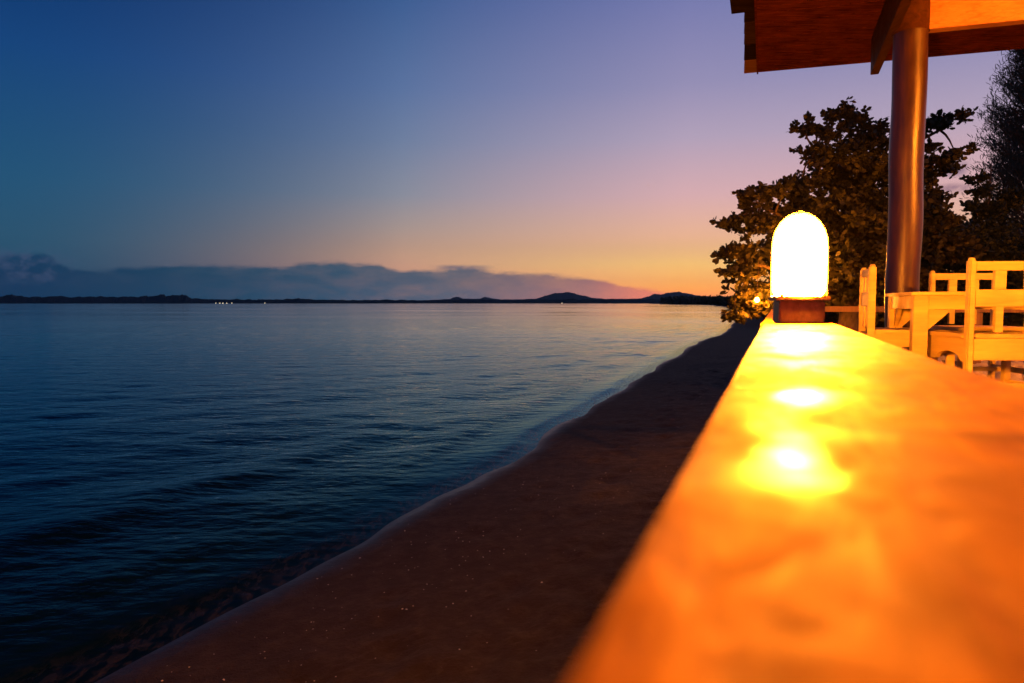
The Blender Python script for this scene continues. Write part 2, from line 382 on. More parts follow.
    mx2 = m.n('ShaderNodeMixShader'); m.l(tf, mx2.inputs[0]); m.l(mx.outputs[0], mx2.inputs[1]); m.l(tp.outputs[0], mx2.inputs[2])
    m.l(mx2.outputs[0], m.o.inputs['Surface'])
    return m.m
w = arrmesh('water', np.stack([WX,WY,WZ],-1).reshape(-1,3), gridfaces(*WX.shape), seamat(), smooth=True)
a = w.data.attributes.new('shore','FLOAT','POINT'); a.data.foreach_set('value', WD.ravel().astype(np.float32))
tag(w, kind='structure')

# shell bits on the sand
V = []; Fc = []
for _ in range(430):
    if random.random() < .55:
        y = random.uniform(3.6, 8.2); d = abs(random.gauss(.9,.7))+.15
    else: y = random.uniform(6.5, 18); d = min(3.8, random.gauss(2.9,.5))
    x = float(shoreX(y))+d*1.06; z = float(hterr(np.array(d)))+.012; s = random.choice((.003,.004,.005,.006,.009))*random.uniform(.7,1.3)
    q = Matrix.Rotation(random.uniform(0,6.3),3,'Z') @ Matrix.Rotation(random.uniform(-.5,.5),3,'X')
    b = len(V); 
    for p in ((-1,0,0),(0,-.7,0),(1,0,0),(0,.7,0),(0,0,.5)): V.append(Vector((x,y,z+.004)) + q @ (Vector(p)*s))
    Fc += [(b,b+1,b+4),(b+1,b+2,b+4),(b+2,b+3,b+4),(b+3,b,b+4)]
so = arrmesh('shell_fragments', [tuple(v) for v in V], Fc, M['shell'])
tag(so, 'pale broken shell bits scattered over the dark beach sand', 'shells', kind='stuff')
# ------------------------------------------------------------------ far land
def hillmat(name, a, b):
    m = NT(name); v = m.coord((1,1,1)); n = m.noise(v, .02, 5); m.l(m.ramp(n, [(.3,a),(.7,b)]), m.p.inputs['Base Color']); m.p.inputs['Roughness'].default_value = 1
    m.p.inputs['Specular IOR Level'].default_value = 0; return m.m
def land(name, prof, Y0, depth, mat, jit, seed, base=-2):
    xs = np.arange(prof[0][0], prof[-1][0], .6); tops = np.interp(xs, [p[0] for p in prof], [p[1] for p in prof])
    cross = [(-.10,0),(0,.12),(.12,.5),(.3,.85),(.5,1),(.75,.6),(1,0)]
    V = []
    for i, (x, t) in enumerate(zip(xs, tops)):
        for j, (f, hf) in enumerate(cross):
            Y = Y0+depth*f; X = (x-512)/F*Y*1.0
            hgt = (303.2-t)/F*(Y0+depth*.5)
            hgt *= 1+jit*(noise.noise((x*.12+seed, j*.8, seed))+.6*noise.noise((x*.5, j*1.3, seed+5)))
            V.append((X, Y, base+max(0,hgt-base)*hf if j not in (0,6) else base))
    return tag(arrmesh(name, V, gridfaces(len(xs), len(cross)), mat, smooth=True), kind='structure')
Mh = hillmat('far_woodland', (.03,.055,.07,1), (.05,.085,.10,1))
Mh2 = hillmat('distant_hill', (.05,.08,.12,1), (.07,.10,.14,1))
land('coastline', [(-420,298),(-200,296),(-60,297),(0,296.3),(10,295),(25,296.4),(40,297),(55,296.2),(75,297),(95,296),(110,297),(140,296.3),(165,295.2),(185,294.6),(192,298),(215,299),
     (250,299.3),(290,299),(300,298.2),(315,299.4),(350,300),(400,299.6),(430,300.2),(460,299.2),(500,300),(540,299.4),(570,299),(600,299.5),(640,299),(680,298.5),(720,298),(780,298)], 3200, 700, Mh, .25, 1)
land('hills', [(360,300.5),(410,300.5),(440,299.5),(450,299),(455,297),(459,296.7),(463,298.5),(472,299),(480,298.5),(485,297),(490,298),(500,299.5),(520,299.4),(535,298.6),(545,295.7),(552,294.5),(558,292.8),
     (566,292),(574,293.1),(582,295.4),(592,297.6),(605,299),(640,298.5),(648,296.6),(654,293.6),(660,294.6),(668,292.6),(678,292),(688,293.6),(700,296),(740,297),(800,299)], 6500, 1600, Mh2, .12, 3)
for i,(px,py,s) in enumerate([(216,300.3,1.6),(220,300.6,2.2),(223,300.3,2.6),(227,300.6,1.8),(232,300.4,1.7),(265,300.8,1.7),(562,300.5,1.8)]):
    p = at(px, py, 3090); hb = empty('shore_house', (p.x, p.y, -1))
    MB().box((0,0,2.2),(s*1.6,3,2.4)).build('wall', Mh, hb)
    MB().prism([Vector((-s*1.8,-3.3,4.55)),Vector((s*1.8,-3.3,4.55)),Vector((0,-3.3,6))], Vector((0,6.6,0))).build('roof', Mh2, hb)
    MB().box((0,-3.12,2.6),(s*1.1,.06,1.0)).build('window', M['town'], hb)
    tag(hb, ['tiny lit house at the left end of the cluster of lights across the bay','small lit house second from left in the cluster of lights across the bay',
             'brightest lit house in the middle of the light cluster across the bay','small lit house right of the brightest one across the bay',
             'lit house at the right end of the light cluster across the bay','lone lit house to the right of the light cluster across the bay',
             'single lit house below the highest distant hill'][i], 'house', 'lit houses on the far shore')

# ------------------------------------------------------------------ foliage tools
def leafarr(C, D, L, W, roll=None):
    """C centres (n,3) base of leaf, D unit directions, L lengths, W widths -> verts/faces of bent six-point leaves"""
    n = len(C); D = D/np.linalg.norm(D,axis=1,keepdims=True)
    r = rng.normal(size=(n,3)); r[:,2] *= .4; S = np.cross(D, r); S /= np.linalg.norm(S,axis=1,keepdims=True)+1e-9
    Nn = np.cross(S, D)
    L = L[:,None]; W = W[:,None]
    P = [C, C+D*L*.35+S*W*.42, C+D*L*.72+S*W*.5-Nn*L*.05, C+D*L-Nn*L*.12, C+D*L*.72-S*W*.5-Nn*L*.05, C+D*L*.35-S*W*.42]
    V = np.stack(P,1).reshape(-1,3); Fc = np.arange(n*6).reshape(n,6); return V, Fc
def rosettes(C, k, L, W, up=.25):
    n = len(C); Cc = np.repeat(C,k,0); D = rng.normal(size=(n*k,3)); D[:,2] = D[:,2]*.5+up
    ll = L*rng.uniform(.65,1.25,n*k); ww = W*rng.uniform(.7,1.2,n*k)
    return leafarr(Cc+rng.normal(size=Cc.shape)*L*.15, D, ll, ww)
def pxblob(x, y, r, Y, depth, n, flat=1.0):
    """n points in a real ellipsoid whose middle stands at distance Y"""
    c = at(x,y,Y); rw = r/F*Y; p = rng.normal(size=(n,3)); p /= np.linalg.norm(p,axis=1,keepdims=True); p *= rng.uniform(0,1,(n,1))**(1/2.3)
    return np.array(c)+p*np.array([rw, depth, rw*flat])
def limb(mb, a, b, r0, r1, sag=.1, n=6):
    a, b = Vector(a), Vector(b); pts=[]; rr=[]; side = Vector((random.uniform(-1,1),random.uniform(-1,1),random.uniform(-.3,.6)))*(b-a).length*sag
    for i in range(n+1):
        t=i/n; pts.append(a.lerp(b,t)+side*math.sin(math.pi*t)+Vector((random.uniform(-1,1),random.uniform(-1,1),random.uniform(-1,1)))*.02*(b-a).length*(0<t<1)); rr.append(r0*(1-t)+r1*t)
    mb.tube(pts, rr, 7)

# almond tree beyond the end of the deck
TY = 9.6
tb = onz(846, 400, 1.45); tb = Vector(((846-512)/F*TY, TY, 1.42))
tree = empty('sea_almond_tree', tb); tag(tree, 'broad leaved tree with ragged layered crown glowing orange behind the rail lantern', 'tree')
blobs = [ # x, y, r(px), depth m, rosettes, dY, flat
 (803,125,8,.12,10,-.3,.45),(815,129,7,.12,8,-.3,.5),(836,117,6,.15,9,-.3,.6),(845,112,5,.1,6,-.2,.6),(846,124,8,.2,14,-.2,.7),(862,122,7,.2,12,0,.7),(876,127,11,.3,26,.1,.7),(866,140,15,.4,60,0,.7),(890,140,16,.4,50,.1,.8),
 (832,135,12,.3,22,-.3,.6),(812,147,10,.25,16,-.3,.5),(845,150,18,.5,70,-.1,.7),(826,160,14,.4,34,-.2,.7),(812,160,8,.3,12,-.2,.7),(855,170,26,.7,170,0,.8),(880,175,28,.8,190,.2,1),
 (818,176,12,.4,30,-.2,.7),(800,182,11,.35,24,-.2,.7),(786,184,9,.3,15,-.3,.7),(775,190,8,.25,13,-.3,.7),(765,196,8,.25,12,-.4,.7),(750,193,9,.25,16,-.4,.7),(741,199,7,.2,10,-.4,.7),(735,222,8,.25,16,-.4,.7),(728,226,6,.2,8,-.4,.7),
 (746,213,9,.3,17,-.4,.8),(760,212,11,.35,26,-.3,.8),(748,232,9,.3,17,-.3,.8),(765,228,10,.4,24,-.3,.9),(724,254,8,.2,12,-.4,.4),(735,250,8,.25,14,-.4,.6),(741,262,8,.3,16,-.4,.8),(748,252,7,.3,12,-.3,.8),(732,275,9,.3,17,-.4,.9),
 (745,277,12,.4,40,-.3,1),(760,268,9,.4,20,-.2,1),(755,290,13,.4,55,-.2,1),(742,298,10,.3,30,-.3,.9),(735,310,6,.2,12,-.4,1),(750,308,10,.3,38,-.3,.9),(770,300,16,.5,80,0,1),(733,318,4,.1,6,-.4,1),(775,285,12,.4,40,0,1),
 (800,205,22,.6,110,0,.9),(785,230,20,.6,100,0,1),(780,255,18,.6,90,0,1),(815,235,34,.8,300,.1,1),(850,215,38,.9,400,.1,1),(820,275,38,.9,380,.2,1),(860,265,42,.9,480,.2,1),(895,220,38,.9,380,.3,1),(900,275,40,.9,420,.4,1),(880,300,34,.9,260,.3,.8),
 (935,124,9,.25,20,.1,.6),(948,119,9,.25,20,.1,.6),(960,116,6,.2,12,.1,.7),(925,130,9,.3,22,.1,.7),(932,148,9,.2,12,.1,.4),(930,165,14,.3,40,.2,.5),(945,158,9,.25,20,.1,.6),(956,153,8,.2,15,.1,.6),(940,172,8,.25,16,.2,.4),(922,180,12,.4,40,.2,.8),
 (925,200,14,.4,60,.3,.8),(930,222,20,.5,100,.3,.8),(940,250,28,.6,200,.5,.8)]
Cs = []; bl = []
for (x,y,r,dp,n,dY,fl) in blobs:
    n = int(n*.68) if n < 75 else int(n*.9)
    kk = max(4,n//3); q_ = pxblob(x,y,r,TY+dY,dp,kk,fl); q_ = np.repeat(q_,4,0)+rng.normal(size=(kk*4,3))*np.array([.055,.07,.03]); Cs.append(q_); bl.append((at(x,y,TY+dY), r))
Cs = np.concatenate(Cs)
V, Fc = rosettes(Cs, 8, .088, .05)
crown = arrmesh('crown', V-np.array(tb), Fc, M['almond'], tree)
mb = MB(); fork = Vector((tb.x+.1, tb.y+.1, 2.3)); O = tb
trunk_pts = [tb, tb+Vector((.05,0,.4)), fork, fork+Vector((.15,.05,.7)), fork+Vector((.2,.1,1.5)), fork+Vector((.3,.1,2.1))]
mb.tube([p-O for p in trunk_pts], [.19,.15,.13,.1,.07,.03], 12)
nodes = [fork, fork+Vector((.12,.05,.6)), fork+Vector((.18,.08,1.2)), fork+Vector((.22,.1,1.7))]
mains = []
for (x,y,Yo) in [(770,290,-.1),(745,262,-.3),(760,205,-.3),(815,150,-.2),(850,135,0),(895,150,.1),(930,165,.1),(940,130,.1),(900,240,.3),(800,230,0),(930,225,.3)]:
    e = at(x,y,TY+Yo); s = min(nodes, key=lambda q: (q-e).length+abs(q.z-(e.z-.5))*.8); limb(mb, s-O, e-O, .05, .018, .08); mains.append((s,e))
for (c, r) in bl:
    # twig from the closest point of any main limb
    best = None
    for (s,e) in mains:
        for t in (.3,.5,.7,.85,1):
            q = s.lerp(e,t)
            if best is None or (q-c).length < (best-c).length: best = q
    if (best-c).length > .05: limb(mb, best-O, c-O, .018, .006, .06, 4)
mb.build('trunk', M['bark'], tree, True)

# two bulbs hung in that tree, and an added third that makes its glow
for i,(px,py,Y,lab) in enumerate([(757,300,8.75,'small round bulb hanging low at the left of the tree, farther left of two'),(772,298,8.9,'small round bulb hanging in the tree just left of the rail lantern'),
                                  (800,262,8.75,'added unseen bulb behind the rail lantern that makes the orange glow in the tree')]):
    p = at(px,py,Y); hb = empty('hanging_bulb', p); tag(hb, lab, 'light bulb', 'bulbs hung in the almond tree')
    b = MB(); pr = [(.002,-.026),(.016,-.022),(.024,-.008),(.024,.006),(.017,.02),(.012,.03)]; 
    rings=[]
    for (r_,z_) in pr: rings.append([b.bm.verts.new((r_*math.cos(k*math.pi/6), r_*math.sin(k*math.pi/6), z_)) for k in range(12)])
    for q,w_ in zip(rings,rings[1:]):
        for k in range(12): b.bm.faces.new((q[k],q[(k+1)%12],w_[(k+1)%12],w_[k]))
    b.build('bulb_glass', M['bulb'], hb, True)
    MB().tube([(0,0,.026),(0,0,.075)], .014, 10).tube([(0,0,.075),(0.01,0,.5)], .003, 5).build('bulb_holder', M['metal'], hb)

# hedge bushes behind the deck
def bush(name, lab, px, ytop, Y, wpx, n, mat, group, L=.07, W=.035):
    base = Vector(((px-512)/F*Y, Y, 1.40)); hw = wpx/2/F*Y; top = (303-ytop)/F*Y+EYE-1.4
    o = empty(name, base); tag(o, lab, 'bush', group)
    p = rng.normal(size=(n,3)); p /= np.linalg.norm(p,axis=1,keepdims=True); p *= rng.uniform(.3,1,(n,1))**.5
    k = 1+.28*np.array([noise.noise(Vector(q)*1.9+Vector((px,0,0))) for q in p*2])[:,None]
    C = p*k*np.array([hw,.7,top*.52])+np.array([0,0,top*.48]); C = C[C[:,2]>.03]
    V,Fc = rosettes(C, 7, L, W, .5); arrmesh('foliage', V, Fc, mat, o)
    m_ = MB()
    for _ in range(9):
        e = Vector((random.uniform(-.6,.6)*hw, random.uniform(-.3,.3), top*random.uniform(.5,.85))); limb(m_, (random.uniform(-.08,.08),random.uniform(-.08,.08),-.05), e, .022,.006,.1,5)
    m_.build('stem', M['bark'], o, True); return o
G = 'dense bushes behind the deck'
bush('bush','dark rounded bush under the almond tree, behind the table end', 893,246,10.4,110,2600,M['hedge'],G)
bush('bush','dark bush with upright shoots right of the round post', 950,222,10.9,95,2800,M['hedge'],G,.10,.03)
bush('bush','dark bush rising behind the nearest chair back', 1003,236,10.6,100,2800,M['hedge'],G)
bush('bush','dark bush partly cut by the right edge of the view', 1075,228,10.9,120,2600,M['hedge'],G)
bush('bush','low dark bush beside the beach, left of the chairs', 835,268,11.2,110,2200,M['hedge'],G)

# feathery evergreen at the right edge
EYt = 15.5
tb2 = Vector(((1030-512)/F*EYt, EYt, 1.45)); t2 = empty('casuarina_tree', tb2); tag(t2, 'tall feathery blue grey evergreen rising at the right edge of the view', 'tree')
mb = MB(); top = at(1042,20,EYt)
mb.tube([Vector((0,0,-.1)), Vector((.05,0,2)), Vector((-.05,.05,4.5)), top-tb2], [.2,.15,.09,.02], 10)
Pts = []; Dd = []
def bound(y): return np.interp(y, [20,60,80,110,150,175,200,235,300], [1030,1006,996,986,978,974,969,966,962])
for k in range(420):
    y = random.uniform(28, 300); z = at(1040,y,EYt).z-tb2.z
    xl = float(bound(y)); xr = 2*1040-xl
    side = random.choice((-1,-1,1)); reach = random.uniform(.25,1)**.7; xe = 1040+(xl-1040)*reach*random.uniform(.8,1.04) if side<0 else 1040+(xr-1040)*reach
    e = at(xe, y, EYt+random.uniform(-1.0,1.0))-tb2; s = Vector((0,0,max(.5,z-.35-random.random()*.5)))
    e.z = z+.15
    limb(mb, s, e, .022, .005, .05, 4)
    nn = 90
    t = rng.uniform(.35,1.06,nn)[:,None]; base = np.array(s)[None]*(1-t)+np.array(e)[None]*t
    Pts.append(base+rng.normal(size=(nn,3))*np.array([.075,.075,.06])); d = rng.normal(size=(nn,3))*.45+np.array([(e.x-s.x)*.25,(e.y-s.y)*.2,.75]); Dd.append(d)
Pts = np.concatenate(Pts); Dd = np.concatenate(Dd)
nn = len(Pts); V,Fc = leafarr(Pts, Dd, rng.uniform(.06,.17,nn), rng.uniform(.009,.018,nn))
arrmesh('crown', V, Fc, M['needle'], t2); mb.build('trunk', M['bark'], t2, True)
# smaller broad-leaved tree at its foot
tb3 = Vector(((985-512)/F*12.6, 12.6, 1.42)); t3 = empty('young_tree', tb3); tag(t3, 'slim dark young tree with small leaves in front of the feathery evergreen', 'tree')
Cs = np.concatenate([pxblob(x,y,r,12.6,.35,n,f) for (x,y,r,n,f) in [(977,178,6,18,1),(985,190,9,34,.8),(973,206,7,24,.8),(990,212,12,70,.8),(978,228,11,60,.8),(1000,232,16,110,.8),(985,250,20,150,.9),(1005,265,26,220,.9),(968,240,9,34,.8),(1012,200,12,70,.9)]])
V,Fc = rosettes(Cs, 7, .10,.055); arrmesh('crown', V-np.array(tb3), Fc, M['hedge'], t3)
mb = MB(); mb.tube([(0,0,-.1),(.05,0,1),(.02,.05,2),(.0,0,3.3)], [.06,.05,.035,.01], 8)
for (x,y) in [(977,180),(973,206),(990,212),(978,228),(1000,232),(1012,200),(968,240)]:
    e = at(x,y,12.6)-tb3; limb(mb, (0.02,0,max(.5,e.z-.5)), e, .018,.005,.05,4)
mb.build('trunk', M['bark'], t3, True)

# trees along the shore farther down the beach
farT = [(690,298.5,560,7),(697,297.5,430,7),(704,296.5,380,9),(712,296.5,330,9),(719,295,290,10),(727,295,250,10),(735,293,215,12),(745,291,185,16),(757,288,150,20),(772,284,120,24),(790,280,95,30),(815,272,70,34),(684,299.5,700,5),(676,300,850,5),(667,300.2,1000,4.5)]
names = ['small dark tree farthest but two along the distant beach','small dark tree in the middle of the distant beach row','round dark tree on the distant beach','dark bushy tree on the distant beach','dark shoreline tree left of the almond tree','dark shoreline tree just left of the almond foliage','taller dark tree at the bend of the beach','dark tree where beach meets the almond leaves','dark tree behind the low almond branches','dark tree behind the hanging bulbs','dark beach tree hidden behind the lantern','dark tree nearest behind the almond trunk','tiny tree second along the distant headland','tiny tree near the tip of the distant headland','tiny tree at the very tip of the distant headland']
for i,(px,yt,Y,wp) in enumerate(farT):
    X = (px-512)/F*Y; X = max(X, float(shoreX(Y))+Y*.006+1)
    zt = (303-yt)/F*Y+EYE; g0 = 1.0
    o = empty('shore_tree', (X,Y,g0)); tag(o, 'dark leafy tree standing at the water on the far bend of the beach' if False else names[i], 'tree', 'trees along the distant beach')
    hw = wp/2/F*Y*1.25; hh = zt-g0; n = 260
    p = rng.normal(size=(n,3)); p/=np.linalg.norm(p,axis=1,keepdims=True); k = 1+.4*np.array([noise.noise(Vector(q)*1.7+Vector((i*3.,0,0))) for q in p])[:,None]
    C = p*k*rng.uniform(.5,1,(n,1))*np.array([hw,hw,hh*.42])+np.array([0,0,hh*.56])
    V,Fc = rosettes(C, 6, hw*.22, hw*.14, .2); arrmesh('crown', V, Fc, M['farleaf'], o)
    m_ = MB(); m_.tube([(0,0,-1),(0,0,hh*.7)], [hw*.08,hw*.03], 7)
    for _ in range(5): limb(m_, (0,0,hh*.3), (random.uniform(-.6,.6)*hw, random.uniform(-.6,.6)*hw, hh*random.uniform(.5,.8)), hw*.04, hw*.015,.1,3)
    m_.build('trunk', M['bark'], o)
# low scrub mass that closes the bend of the beach
n = 5200; ys = np.exp(rng.uniform(np.log(60), np.log(1500), n)); dd_ = rng.uniform(0,1,n)**1.5*(6+ys*.05)+3+ys*.005
C = np.stack([shoreX(ys)+dd_*1.05, ys, 1.0+rng.uniform(0,1,n)*(.9+ys*.006)],-1); 
Vs=[];Fs=[];b=0
for i0 in range(0,n,650):
    idx = np.argsort(ys)[i0:i0+650]; m_ = float(ys[idx].mean()); V,Fc = rosettes(C[idx], 6, .3+m_*.0045, .18+m_*.003, .3); Vs.append(V); Fs.append(Fc+b); b+=len(V)
tag(arrmesh('scrub', np.concatenate(Vs), np.concatenate(Fs), M['farleaf']), 'low dark scrub behind the distant beach', 'scrub', kind='stuff')

# ------------------------------------------------------------------ the deck and its rails
dk = empty('timber_deck', rf(0,0,DECK)); tag(dk, 'timber deck of long boards behind the wide rail', 'deck'); dk.rotation_euler=(0,0,-YAW)
b = MB()
for i in range(56):
    s = .05+i*.125; b.box((s+.06, 0.9, -.02), (.0585, 4.3, .02), bevel=.003)
b.build('board', M['deck'], dk)['kind']='stuff'
b = MB()
for t in (-3,-1.4,.2,1.8,3.4,5.0): b.box((3.55,t,-.11),(3.5,.04,.07))
b.build('joist', M['railpost'], dk)
for s in (.12,3.5,6.9):
    for t in (-3,.2,3.4): MB().tube([(s,t+.1,-1.6),(s,t+.1,-.18)], .08, 12).build('pile', M['railpost'], dk, True)

def hull(z0, outline, thick):   # plank as a grid-topped solid with slightly worn edges
    pass
rail = empty('deck_railing', rf(0,0,DECK)); rail.rotation_euler=(0,0,-YAW); tag(rail, 'wide varnished wooden rail running from the foreground to the lit lantern','railing')
zr = RAIL-DECK; TH=.045
def sof(px,py):
    p = onz(px,py,RAIL); return p.dot(N), p.dot(U)
def solid_plank(name, L, Rr, z, th, parent, mat, bevel=.004):
    """L, Rr: lists of (s,t) along the left / right edges, same length"""
    b = MB(); n = len(L)
    rows_=[]
    for (sl,tl),(sr,tr) in zip(L,Rr):
        rows_.append([b.bm.verts.new((sl,tl,z-th)), b.bm.verts.new((sl,tl,z)), b.bm.verts.new((sr,tr,z)), b.bm.verts.new((sr,tr,z-th))])
    for q,w_ in zip(rows_,rows_[1:]):
        for k in range(4): b.bm.faces.new((q[k],q[(k+1)%4],w_[(k+1)%4],w_[k]))
    b.bm.faces.new(rows_[0]); b.bm.faces.new(rows_[-1][::-1])
    bmesh.ops.recalc_face_normals(b.bm, faces=b.bm.faces[:])
    es = [e for e in b.bm.edges if len(e.link_faces)==2 and e.calc_face_angle()>.8]
    bmesh.ops.bevel(b.bm, geom=es, offset=bevel, segments=3, affect='EDGES')
    return b.build(name, mat, parent, False)
sL = sof(700,430)[0]
s1,t1 = sof(846,327); tend = sof(800,322.5)[1]
s2 = sof(940,360.5); s3 = sof(1015,383)
Rpts = [(s3[0]+.012,-1.6),(s3[0]+.008,-.2),(s3[0],s3[1]),(s2[0],s2[1]),(s1,tend)]
Lpts = [(sL-.004,-1.6),(sL,-.2),(sL,s3[1]),(sL-.001,s2[1]),(sL-.001,tend)]
solid_plank('handrail', Lpts, Rpts, zr, TH, rail, M['plank'])
print('plank', sL, s1, s2, s3, tend)
# the next length of rail, butted on behind the lantern, lower-set and narrower
qa = sof(757,327); qb = sof(790,318)
solid_plank('handrail', [(qa[0],qa[1]+.02),(qa[0]+.004,6.35)], [(s1-.045,qa[1]+.02),(s1-.05,6.35)], zr-.003, TH-.003, rail, M['plank']) if qa[1]+.02>tend else solid_plank('handrail', [(qa[0],tend+.006),(qa[0]+.004,6.35)], [(s1-.045,tend+.006),(s1-.05,6.35)], zr-.003, TH-.003, rail, M['plank'])
for t in (-1.2,.35,1.95,3.5,4.9,6.2):
    MB().box(((sL+s1)/2+.01,t,(zr-TH)/2-.06),(.038,.038,(zr-TH)/2+.06-.001),bevel=.004).build('post', M['railpost'], rail)
MB().box(((sL+s1)/2-.045,2.4,(zr-TH)/2-.04),(.009,3.95,(zr-TH)/2+.035)).build('shade_board', M['railpost'], rail)  # unseen board, added to keep lamp light off the sand beside the rail
for zz in (.20,):
    MB().box(((sL+s1)/2+.01,2.45,zz),(.018,3.9,.03)).build('lower_rail', M['railpost'], rail)

# far rail across the end
fr0 = at(790,308.6,6.45); fr = empty('cross_railing', Vector((fr0.x,fr0.y,DECK))); fr.rotation_euler=(0,0,-YAW)
tag(fr,'plain reddish timber rail crossing behind the table and chairs','railing')
MB().box((2.3,0,.565-.026),(2.45,.05,.026),bevel=.004).build('handrail', M['railpost'], fr)
for s in (.05,1.5,3.0,4.5): MB().box((s,0,.2),(.035,.035,.312)).build('post', M['railpost'], fr)

# ------------------------------------------------------------------ lantern
def revolve(prof, n=40, c=(0,0,0), b=None):
    b = b or MB(); rings=[]
    for (r_,z_) in prof: rings.append([b.bm.verts.new((c[0]+r_*math.cos(2*math.pi*k/n), c[1]+r_*math.sin(2*math.pi*k/n), c[2]+z_)) for k in range(n)])
    for q,w_ in zip(rings,rings[1:]):
        for k in range(n): b.bm.faces.new((q[k],q[(k+1)%n],w_[(k+1)%n],w_[k]))
    b.bm.faces.new(rings[0][::-1]); b.bm.faces.new(rings[-1]); return b
def lantern(loc, rz, lab, globe):
    o = empty('lantern', loc, rz); tag(o, lab, 'lantern', None)
    px = tend_px
    o.scale = (.80,.80,.925)
    b = MB(); b.box((0,0,.030),(.066,.052,.030),bevel=.004); b.build('base', M['metal'], o)
    b = MB(); b.box((0,0,.0655),(.079,.064,.006),bevel=.003); 
    for sx in (-1,1): b.tube([(sx*.060,-.056,.0715),(sx*.060,-.056,.078)], .006, 8)
    b.build('collar', M['metal'], o)
    pr = [(.068,.0722)]+[(.0745,.085),(.0755,.11),(.0765,.16),(.0758,.205)]
    for k in range(1,10):
        a_ = k/9*math.pi/2; pr.append((max(.003,.0755*math.cos(a_)), .205+.0755*1.12*math.sin(a_)))
    revolve(pr, 40).build('globe', globe, o, True)
    hp = [(-.0825,0,.0715),(-.0825,0,.20)]+[(-.0825*math.cos(q*math.pi/12),0,.205+.091*math.sin(q*math.pi/12)) for q in range(1,12)]+[(.0825,0,.20),(.0825,0,.0715)]
    MB().tube(hp, .0022, 8).build('guard_wire', M['metal'], o, True)
    MB().tube([(0,0,.288),(0,0,.299)], .008, 12).build('finial', M['metal'], o)
    return o
tend_px = 0
lt = tend-.055
lp = at(798,322,1); a_ = (798-512)/F
# point on the plank (z=RAIL) in pixel column 798 at rail distance lt
d = Vector((a_,1,0)); k = lt/ d.dot(U); lpos = Vector((d.x*k, d.y*k, RAIL+.0005))
lan = lantern(lpos, -YAW*.5, 'glowing dome lantern on a dark metal base standing on the wide rail', M['globe'])
print('lantern', lpos, 'dist', lpos.length)

# ------------------------------------------------------------------ pavilion: post, beams, ceiling
PY = 4.9
pav = empty('pavilion', Vector((at(903,290,PY).x,PY,DECK))); tag(pav,'open timber pavilion roof on a round varnished post above the deck','pavilion')
def P(v): return Vector(v)-pav.location
pc = at(902.5,290,PY); pr_ = 16.3/F*PY*math.cos(math.atan((902-512)/F))**.5
zc = 241/F*6.25+EYE     # ceiling height
zc = onz(870,63,zc).z
bz = at(930,28,PY-.1).z  # underside of the beam
pts=[];rad=[]
nz=26
for i in range(nz+1):
    z = -.005+(zc-.01-DECK+.005)*i/nz; pts.append((pc.x-pav.location.x+.004*math.sin(i*.7), .003*math.cos(i*.9), z)); rad.append(pr_*(1.0+.010*math.sin(i*1.3)))
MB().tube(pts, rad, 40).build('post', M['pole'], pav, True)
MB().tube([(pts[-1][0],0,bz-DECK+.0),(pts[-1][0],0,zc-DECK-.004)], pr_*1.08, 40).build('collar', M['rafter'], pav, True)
# cross beam from the post to the right
q0 = onz(921,29,bz); q1 = onz(1400,-18,bz)
dirb = (q1-q0); dirb.z=0; dirb.normalize()
q0 = at(918,28.8,PY-.02); q0.z=bz; q1 = q0+dirb*4.2
nb = Vector((dirb.y,-dirb.x,0))
b = MB(); b.bar(P(q0+Z*((zc-bz)/2)), P(q1+Z*((zc-bz)/2)), .09, zc-bz-.006, bevel=.004); b.build('beam', M['beam'], pav)
# rafter along the rail direction past the eave
rz_ = at(893,40,PY+.15).z
e0 = onz(874.5,75,rz_); r0 = e0-U*3.2
b = MB(); b.bar(P(r0+Z*((zc-rz_)/2)), P(e0+Z*((zc-rz_)/2)), .062, zc-rz_-.006, bevel=.003); b.build('rafter', M['rafter'], pav)
r2 = e0+dirb*3.0; b = MB(); b.bar(P(r2-U*3.2+Z*((zc-rz_)/2)), P(r2+Z*((zc-rz_)/2)), .062, zc-rz_-.006, bevel=.003); b.build('rafter', M['rafter'], pav)
# ceiling boards run parallel to the eave
c0 = onz(758.5,72.5,zc); c1 = onz(1024,49,zc); ed = (c1-c0).normalized(); 
l0 = onz(756.5,0,zc); ld = (l0-c0).normalized()          # from the far corner back along the left edge
b = MB(); wbd = .064; n = 92
for i in range(n):
    a0 = c0+ld*(i*wbd/abs(ld.cross(ed).z)); a1 = c0+ld*(((i+1)*wbd-.008)/abs(ld.cross(ed).z))
    dz = .010*(random.random()-.5)
    b.prism([P(a0)+Z*(.001+dz), P(a1)+Z*(.001+dz), P(a1)+Z*(.001+dz)+ed*7.0, P(a0)+Z*(.001+dz)+ed*7.0], Z*.02)
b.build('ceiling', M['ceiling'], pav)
# fascia trim down the left edge and eave
b = MB(); 
b.bar(P(c0-ed*.008+Z*.012), P(c0+ld*5.8-ed*.008+Z*.012), .014, .055); b.build('edge_trim', M['ceiling'], pav)
